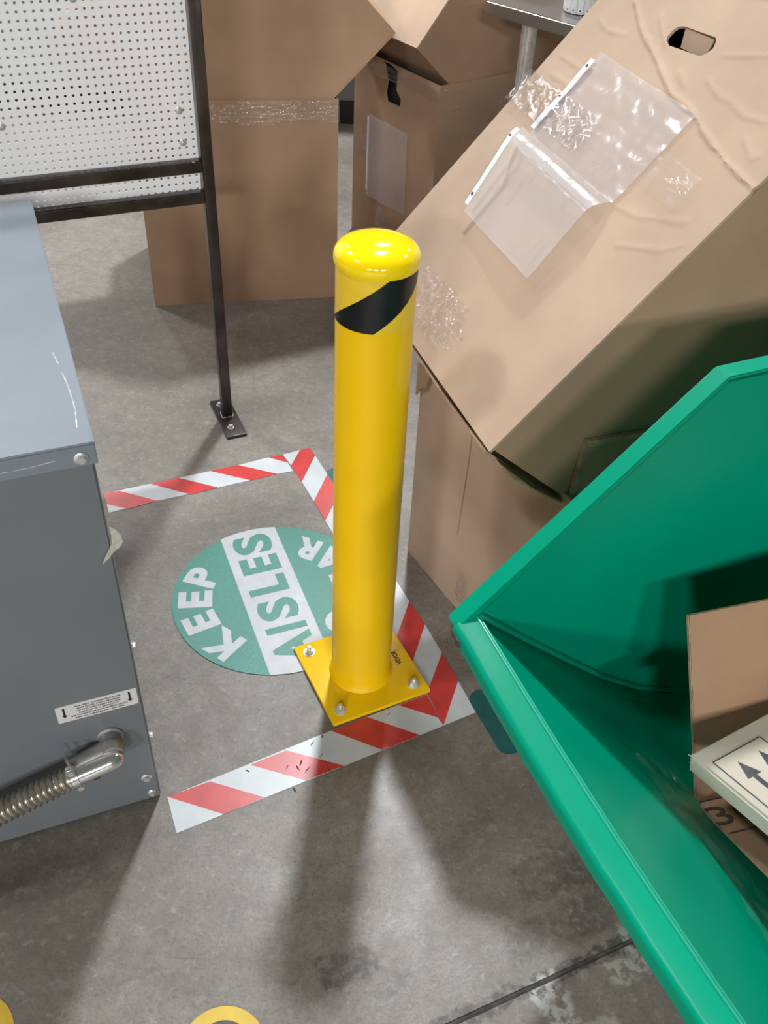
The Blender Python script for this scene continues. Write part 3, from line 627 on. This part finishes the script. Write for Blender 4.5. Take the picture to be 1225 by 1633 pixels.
# stadium hand hole through the upper panel
oo = org(tR); ha, hb = V(.606, .334, 0), V(.613, .270, 0); hd = (hb - ha).normalized(); hn = V(-hd.y, hd.x, 0); hh = .0165; pts = []
for k in range(9):
    a = math.pi / 2 + math.pi * k / 8; pts.append(ha + (hd * math.cos(a) + hn * math.sin(a)) * hh * (1, .96, 1.04)[k % 3])
for k in range(9):
    a = -math.pi / 2 + math.pi * k / 8; pts.append(hb + (hd * math.cos(a) + hn * math.sin(a)) * hh * (1, 1.03, .97)[k % 3])
bmc = prism_bm([RB + ru * p.x - rv * p.y - rw * .03 - oo for p in pts], rw * .06)
me = bpy.data.meshes.new('c'); bmc.to_mesh(me); bmc.free(); co = bpy.data.objects.new('c', me); COL.objects.link(co); co.location = oo
up = PR['upper_panel']; md = up.modifiers.new('b', 'BOOLEAN'); md.object = co; md.operation = 'DIFFERENCE'; md.solver = 'EXACT'; bpy.context.view_layer.update()
nm = bpy.data.meshes.new_from_object(up.evaluated_get(bpy.context.evaluated_depsgraph_get())); up.modifiers.remove(md); up.data = nm; bpy.data.objects.remove(co)
def RT(s, t, h_=0): return RB + ru * s - rv * t + rw * h_
prism('hand_hole_flap', [RT(.6225, .335, -.0055), RT(.6275, .268, -.0055), RT(.603, .272, -.020), RT(.600, .330, -.020)], rw * .003, M['card_b'], tR)
# loose bottom flap showing corrugated edge along the left corner
for a0, a1, op in ((.012, .30, .010), (.31, .545, .014)):
    prism('loose_flap', [RT(-.0105, a0, -.006), RT(-.0105 - op * .35, (a0 + a1) / 2, -.008), RT(-.0105, a1, -.006), RT(-.012, a1, -.12), RT(-.012, a0, -.12)], -ru * .0035, M['card_edge'], tR)
# torn tab hanging from the front face
def RF(s, d_, off=0): return RB + ru * s - rw * d_ + rv * off
prism('torn_tab', [RF(.0910, .134, .0012), RF(.1717, .234, .0012), RF(.175, .33, .006), RF(.05, .33, .008), RF(.004, .212, .004)], rv * .005, M['card_c'], tR)
prism('torn_edge', [RF(.0925, .131, .0014), RF(.098, .134, .0014), RF(.176, .231, .0014), RF(.170, .239, .0014), RF(.129, .185, .0014), RF(.090, .146, .0014)], rv * .0075, M['card_edge'], tR)
prism('torn_edge', [RF(.096, .130, .0014), RF(.088, .140, .0014), RF(.044, .172, .0020), RF(.002, .208, .0030), RF(.004, .216, .0030), RF(.050, .178, .0020)], rv * .0062, M['card_edge'], tR)
prism('lower_flap', [RF(-.012, .035, .003), RF(-.017, .075, .006), RF(-.015, .13, .006), RF(-.008, .206, .004), RF(-.008, .206, -.05), RF(-.012, .03, -.05)], -ru * .0030, M['card_edge'], tR)
wrap_patch('stretch_wrap_scrap', RT(.018, .225), ru * .085, -rv * .17, rw, tR, lift=.002, amp=.005, rag=.3, sx=40)
# clear sheet protectors and packing tape on the upper face
s1 = thing('sheet_protector', RT(.45, .31, .003), 'upper clear sheet protector taped flat on the tilted box face', 'plastic sleeve', 'clear sheet protectors on the boxes')
def f1(s, t):
    uu, vv = .365 + .163 * s, .176 + .262 * t
    return RT(uu, vv, .0058 + .003 * noise.noise(V(uu * 16, vv * 16, 1)) + .0012 * noise.noise(V(uu * 60, vv * 40, 5)) + ridge(uu, vv) * .5)
sheet('sleeve', f1, 40, 50, M['sleeve'], s1)
sheet('binding_strip', lambda s, t: RT(.375 + .138 * s, .438 + .012 * t, .0060 + .001 * math.sin(s * 9)), 14, 1, M['sleeve_edge'], s1)
for s_ in (.50, .44): prism('punch_slot', [RT(s_ + x, .444 + y, .0075) for x, y in arc((0, 0), .0028, 0, 330, 11)], rw * .0003, M['ink_brown'], s1)
s2 = thing('sheet_protector', RT(.29, .3, .003), 'lower clear sheet protector curling away from the tilted box face', 'plastic sleeve', 'clear sheet protectors on the boxes')
def f2(s, t):
    uu = .366 - .152 * s; vv = (.178 + .258 * t) * (1 - s) + (.176 + .236 * t) * s + .028 * t * max(0, 1 - 6 * s)
    lift = .007 + .026 * (math.sin(min(1, s * 5) * math.pi / 2)) * (1 - .35 * s) + .004 * math.sin(t * 5) * s
    return RT(uu - .010 * (1 if s > .0 else 0) * min(1, 5 * s), vv, lift + .001 * noise.noise(V(uu * 40, vv * 40, 7)))
sheet('sleeve', f2, 40, 30, M['sleeve'], s2)
def f2b(s, t): 
    p0 = f2(.03 + .90 * s, 1.0); p1 = f2(.03 + .90 * s, .97); d = (p0 - p1).normalized(); return p0 + d * (.011 * t) + rw * .0004
sheet('binding_strip', f2b, 20, 1, M['sleeve_edge'], s2)
def f2c(s, t): return f2(.06 + .09 * t, s) + rw * .0006
sheet('fold_highlight', f2c, 20, 4, M['sleeve'], s2)
for s_ in (.86, .10):
    c_ = f2b(s_, .55); prism('punch_slot', [c_ + ru * x - rv * y + rw * .0006 for x, y in arc((0, 0), .0028, 0, 330, 11)], rw * .0003, M['ink_brown'], s2)
for nm_, ob in (('s', (.384, .557, .062, -.24)), ('p', (.408, .166, .055, -.092))):
    a0, b0, da, db = ob
    tp = wrap_patch('packing_tape', RT(a0, b0), ru * da, rv * (-db) if False else -rv * db, rw, None, M['ptape'] if nm_ == 's' else film('smooth_packing_tape', .07, (.80, .74, .68), .15, .25, 18, (1, 1, 1), .05), .004 if nm_ == 's' else .0006, 30, 60, .0095, 60 if nm_ == 's' else 25, 60 if nm_ == 's' else 25, .04)
    tag(tp, 'wrinkled clear packing tape strip holding the upper sleeve at the box edge' if nm_ == 's' else 'clear packing tape piece right of the upper sleeve on the tilted box', 'tape', 'clear packing tape on the tilted box')

# ------------------------------------------------------------------ green hopper
HC = V(.123, .805, 0); HLN = 1.05
ho = thing('dumping_hopper', HC + HL * .5 + HS * .5, 'glossy green steel dumping hopper with sloped open lip on the right', 'dumpster')
def H(l, s, z_): return HC + HL * l + HS * s + Z * z_
chute = [(0, .600), (.075, .527), (.150, .456), (.225, .386), (.300, .328), (.375, .286), (.45, .262), (.56, .25), (.98, .25)]
bow = lambda l: -.007 * math.sin(math.pi * min(1, l / .62)) if l < .62 else 0
bm = bmesh.new(); n_ = 28; g = []
for i in range(n_ + 1):
    l = HLN * i / n_; g.append([bm.verts.new(H(l, s + bow(l) * max(0, 1 - s * 4), z_ + .0025 * noise.noise(V(l * 3, s * 3, 0)) * (s > .05))) for s, z_ in chute])
for A, B in zip(g, g[1:]):
    for k in range(len(chute) - 1): bm.faces.new((A[k], A[k + 1], B[k + 1], B[k]))
bmesh.ops.recalc_face_normals(bm, faces=bm.faces); bmesh.ops.solidify(bm, geom=list(bm.faces), thickness=.0035)
done('chute_panel', bm, M['green'], ho, True)
sp_ = [(0, .6), (.289, .885), (.98, .885), (.98, .245)] + [(s, z_ - .006) for s, z_ in chute[-2:0:-1]]
for l0, d_ in ((-.0002, -.0040), (HLN, .0040)):
    w = prism('side_panel', [H(l0, s, z_) for s, z_ in sp_], HL * d_, M['green'], ho)
    sg_ = -1 if d_ < 0 else 1; tp = []
    # folded rim along the top edge
    rimw = .026; bm = bmesh.new(); e = [(-.026, .584), (.289, .885), (.98, .885)]
    up_ = [(-.7, .7), (-.35, .9), (0, 1)]
    rows = []
    for (s, z_), (us, uz) in zip(e, up_):
        nn_ = (HS * us + Z * uz).normalized(); i0 = H(l0, s, z_); 
        rows.append([bm.verts.new(i0 + nn_ * .0035), bm.verts.new(i0 + nn_ * .0035 + HL * sg_ * rimw), bm.verts.new(i0 - nn_ * .010 + HL * sg_ * (rimw + .002)), bm.verts.new(i0 - nn_ * .006)])
    for A, B in zip(rows, rows[1:]):
        for k in range(4): bm.faces.new((A[k], A[(k + 1) % 4], B[(k + 1) % 4], B[k]))
    bm.faces.new(rows[0][::-1]); bm.faces.new(rows[-1]); bmesh.ops.recalc_face_normals(bm, faces=bm.faces)
    bmesh.ops.bevel(bm, geom=list(bm.edges), offset=.0016, segments=2, affect='EDGES')
    done('side_rim', bm, M['green'], ho, True)
    sb_ = tube_bm([H(l0 - sg_ * .002, s + .003, z_ + .003) for s, z_ in chute], .0045, 8); done('weld_seam', sb_, M['green'], ho, True)
prism('back_panel', [H(0, .976, .25), H(HLN, .976, .25), H(HLN, .976, .885), H(0, .976, .885)], HS * .004, M['green'], ho)
bm = bmesh.new(); hexa(bm, H(-.026, .98, .875), HL * (HLN + .052), HS * .03, Z * .0135); bmesh.ops.bevel(bm, geom=list(bm.edges), offset=.002, segments=2, affect='EDGES'); done('back_rim', bm, M['green'], ho, True)
# rolled front lip
prof = [(.0020, .5965), (.0002, .6008), (-.0235, .5925), (-.0285, .5895), (-.0306, .5845), (-.0302, .569), (-.0278, .569), (-.0278, .582), (-.022, .5880), (0, .5950)]
bm = bmesh.new(); g = []
for i in range(41):
    l = -.006 + (HLN + .012) * i / 40; jag = (.004 * noise.noise(V(l * 90, 0, 4)) if l < .05 else .0012 * noise.noise(V(l * 40, 0, 4)))
    g.append([bm.verts.new(H(l, s + bow(l) + (jag if s < -.015 else 0), z_)) for s, z_ in prof])
for A, B in zip(g, g[1:]):
    for k in range(len(prof)): bm.faces.new((A[k], A[(k + 1) % len(prof)], B[(k + 1) % len(prof)], B[k]))
bm.faces.new(g[0][::-1]); bm.faces.new(g[-1]); bmesh.ops.recalc_face_normals(bm, faces=bm.faces)
lipo = done('front_lip', bm, M['green'], ho, True)
for s_, z_, r_ in ((-.0006, .6008, .0017), (.0034, .5985, .0015)):
    done('weld_seam', tube_bm([H(HLN * k / 40, s_ + bow(HLN * k / 40) + .0004 * noise.noise(V(k * 1.3, 0, 0)), z_) for k in range(41)], r_, 8), M['green_glint'], lipo, True)  # bead colour carries a painted highlight line along the inner lip edge
prism('rusty_chip', [H(l, s, .5735) for l, s in ((-.012, -.029), (-.004, -.0325), (.004, -.0310), (.010, -.0335), (.016, -.0325), (.020, -.026), (-.010, -.024))], Z * .010, M['rust'], lipo)
prism('worn_patch', [H(.318 + x, -.0145 + y, .5957 + .35 * y) for x, y in ((-.007, -.004), (-.002, -.005), (.007, -.003), (.009, .002), (.002, .004), (-.006, .003))], Z * .0005, M['gold'], lipo)
# base frame with two skids so that the tub stands on the floor
for l in (.16, .80): box('skid', H(l, .24, .0005), HL * .10, HS * .72, Z * .11, M['green'], ho, .004)
box('base_frame', H(.10, .34, .1105), HL * .85, HS * .58, Z * .135, M['green'], ho, .004)
for l in (.02, .98): prism('gusset', [H(l, .10, .478), H(l, .42, .24), H(l, .42, .18), H(l, .30, .18)], HL * .006, M['green'], ho)

# ------------------------------------------------------------------ open carton in the hopper
e_ = V(-.173, .43, .886).normalized(); t_ = V(.962, .266, .059); t_ = (t_ - e_ * t_.dot(e_)).normalized(); b_ = V(.21, -.863, .46); b_ = (b_ - e_ * b_.dot(e_) - t_ * b_.dot(t_)).normalized()
P2 = V(.4339, .7110, .370)
oc = thing('open_carton', P2 + t_ * .2 + b_ * .15, 'open brown corrugated carton lying inside the green hopper', 'cardboard box')
warp_slab('back_panel', P2, t_ * .40, e_ * .263, b_, M['card_dark'], oc, 30, 30, .004, .005, lambda s, t: .0022 * math.exp(-((t - .155 - .04 * s - .01 * math.sin(s * 25)) / .004) ** 2), seed=1)
prism('corrugated_edge', [P2 - t_ * .0006, P2 + e_ * .263 - t_ * .0006, P2 + e_ * .263 - t_ * .0006 - b_ * .0052, P2 - t_ * .0006 - b_ * .0052], -t_ * .0010, M['card_edge'], oc)
bp_ = warp_slab('bottom_panel', P2 + b_ * .0004, t_ * .40, b_ * .30, e_, M['card_dark'], oc, 20, 20, .001, .005, seed=2)
prism('corrugated_edge', [P2 + b_ * .0004 - t_ * .0006, P2 + b_ * .30 - t_ * .0006, P2 + b_ * .30 - t_ * .0006 - e_ * .0052, P2 + b_ * .0004 - t_ * .0006 - e_ * .0052], -t_ * .0010, M['card_edge'], oc)
warp_slab('inner_panel', P2 + t_ * .40 + e_ * .001 + b_ * .002, b_ * .295, e_ * .26, -t_, M['card_dark'], oc, 8, 8, .001, .005, seed=3)
glyph('printed_number', '305', P2 + t_ * .046 + b_ * .040 + e_ * .0012, (t_ * .80 + b_ * .60).normalized() if False else t_, -b_, .040, M['ink_brown'], bp_, -.004, .100, .0004, .0002)
for a, bb_ in (((.0, .004), (.40, .004)), ((.0, .078), (.40, .078))):
    wpath('printed_line', [P2 + t_ * a[0] + b_ * a[1] + e_ * .0014, P2 + t_ * bb_[0] + b_ * bb_[1] + e_ * .0014], .002, e_, M['ink_brown'], bp_)
# white-faced carton with arrows
w1 = V(.852, .524, 0).normalized(); w2 = V(.512, -.834, .207); w2 = (w2 - w1 * w2.dot(w1)).normalized(); w3 = w1.cross(w2); w3 = w3 if w3.z > 0 else -w3
WP = V(.387, .691, .500)
wc = thing('flat_carton', WP + w1 * .2 + w2 * .15 - w3 * .03, 'flat white carton with this-way-up arrows resting in the brown carton', 'cardboard box')
bm = bmesh.new(); hexa(bm, WP - w3 * .026, w1 * .40, w2 * .32, w3 * .026); bmesh.ops.bevel(bm, geom=list(bm.edges), offset=.003, segments=2, affect='EDGES'); done('carton_body', bm, M['white_card'], wc, True)
for k in range(5):
    a = random.uniform(.001, .012); prism('frayed_paper', [WP + w1 * a - w3 * (.002 + .0032 * k) + w2 * .001, WP + w1 * a - w3 * (.004 + .0032 * k) + w2 * .008, WP + w1 * (a - random.uniform(-.002, .005)) - w2 * random.uniform(.001, .005) - w3 * (.003 + .0032 * k)], -w3 * .0008, M['white_card'], wc)
def WT(a, b, h_=.0004): return WP + w1 * a + w2 * b + w3 * h_
pa, pb, qa, qb = .013, .0245, .092, .20
pp = prism('printed_panel', [WT(pa, pb, .0001), WT(qa, pb, .0001), WT(qa, qb, .0001), WT(pa, qb, .0001)], w3 * .0002, M['print_panel'], wc)
wpath('printed_border', [WT(pa, pb), WT(qa, pb), WT(qa, qb), WT(pa, qb), WT(pa, pb)], .0016, w3, M['ink_box'], pp)
def way_up(a, b):
    prism('printed_arrow', [WT(a, b), WT(a + .0108, b + .0262), WT(a + .0034, b + .0262), WT(a + .0034, b + .070), WT(a - .0034, b + .070), WT(a - .0034, b + .0262), WT(a - .0108, b + .0262)], w3 * .0002, M['ink_box'], pp)
way_up(.038, .0396); way_up(.0725, .0400)
wpath('printed_border', [WT(.024, .119), WT(.087, .119)], .003, w3, M['ink_box'], pp)

# ------------------------------------------------------------------ steel table and tub
T0 = V(.1925, 2.7776, 0); TX = V(.711, -.703, 0).normalized(); TY = V(-TX.y, TX.x, 0)
tt = thing('steel_table', T0 + TX * .35 + TY * .2, 'stainless steel work table behind the tilted cardboard boxes, top right', 'table')
bm = bmesh.new(); hexa(bm, T0 + Z * .828, TX * .70, TY * .40, Z * .032); bmesh.ops.bevel(bm, geom=list(bm.edges), offset=.003, segments=3, affect='EDGES'); done('table_top', bm, M['steel'], tt, True)
for x in (.122, .62):
    for y in (.048, .35):
        lg = lathe('leg', [(0, .012), (.021, .012), (.021, .828), (0, .828)], T0 + TX * x + TY * y, Z, M['zinc'], tt, 28)
        lathe('foot', [(0, 0), (.024, 0), (.024, .010), (.0205, .02), (0, .02)], T0 + TX * x + TY * y, Z, M['black'], lg, 24)
box('table_shelf', T0 + TX * .09 + TY * .035 + Z * .17, TX * .55, TY * .33, Z * .02, M['steel'], tt, .003)
tc_ = V(.437, 2.712, .860)
tu = thing('ribbed_tub', tc_, 'white ribbed plastic tub standing on the steel table', 'tub')
bm = bmesh.new(); n_ = 96; pr_ = [(.045, .0012), (.047, .006), (.048, .05), (.050, .11), (.052, .115)]; rings = []
for r, z_ in pr_: rings.append([bm.verts.new(tc_ + V(math.cos(2 * math.pi * k / n_), math.sin(2 * math.pi * k / n_), 0) * (r - (.0045 if k % 6 == 0 else 0)) + Z * z_) for k in range(n_)])
for A, B in zip(rings, rings[1:]):
    for k in range(n_): bm.faces.new((A[k], A[(k + 1) % n_], B[(k + 1) % n_], B[k]))
bm.faces.new(rings[0][::-1]); bm.faces.new(rings[-1]); done('tub_body', bm, M['tub'], tu)
for k in range(0, 96, 6):
    a = 2 * math.pi * (k + 3) / n_; d = V(math.cos(a), math.sin(a), 0)
    lathe('drain_hole', [(0, 0), (.0022, 0), (.0022, .0006), (0, .0006)], tc_ + d * .0468 + Z * .010, d, M['ink'], tu, 10)

# ------------------------------------------------------------------ clear film slumped in the hopper
def chz(q): 
    for (a, za), (b, zb) in zip(chute, chute[1:]):
        if a <= q <= b: return za + (zb - za) * (q - a) / (b - a)
    return .25
def ff(a, b):
    q = .150 + .085 * a + .02 * noise.noise(V(b * 4, 2, 0)); l = .17 + .42 * b
    return H(l, q, chz(q) + .010 + .012 * abs(noise.noise(V(a * 3, b * 7, 1))) + .006 * noise.noise(V(a * 8, b * 20, 2)))
fo = sheet('plastic_film', ff, 24, 60, film('clear_bag_film', .02, (.6, .7, .65), .12, .5, 20, (1, 1, 1), .02), None, loc=H(.35, .25, .40))
tag(fo, 'crumpled clear plastic film lying on the hopper slope beside the brown carton', 'plastic film')
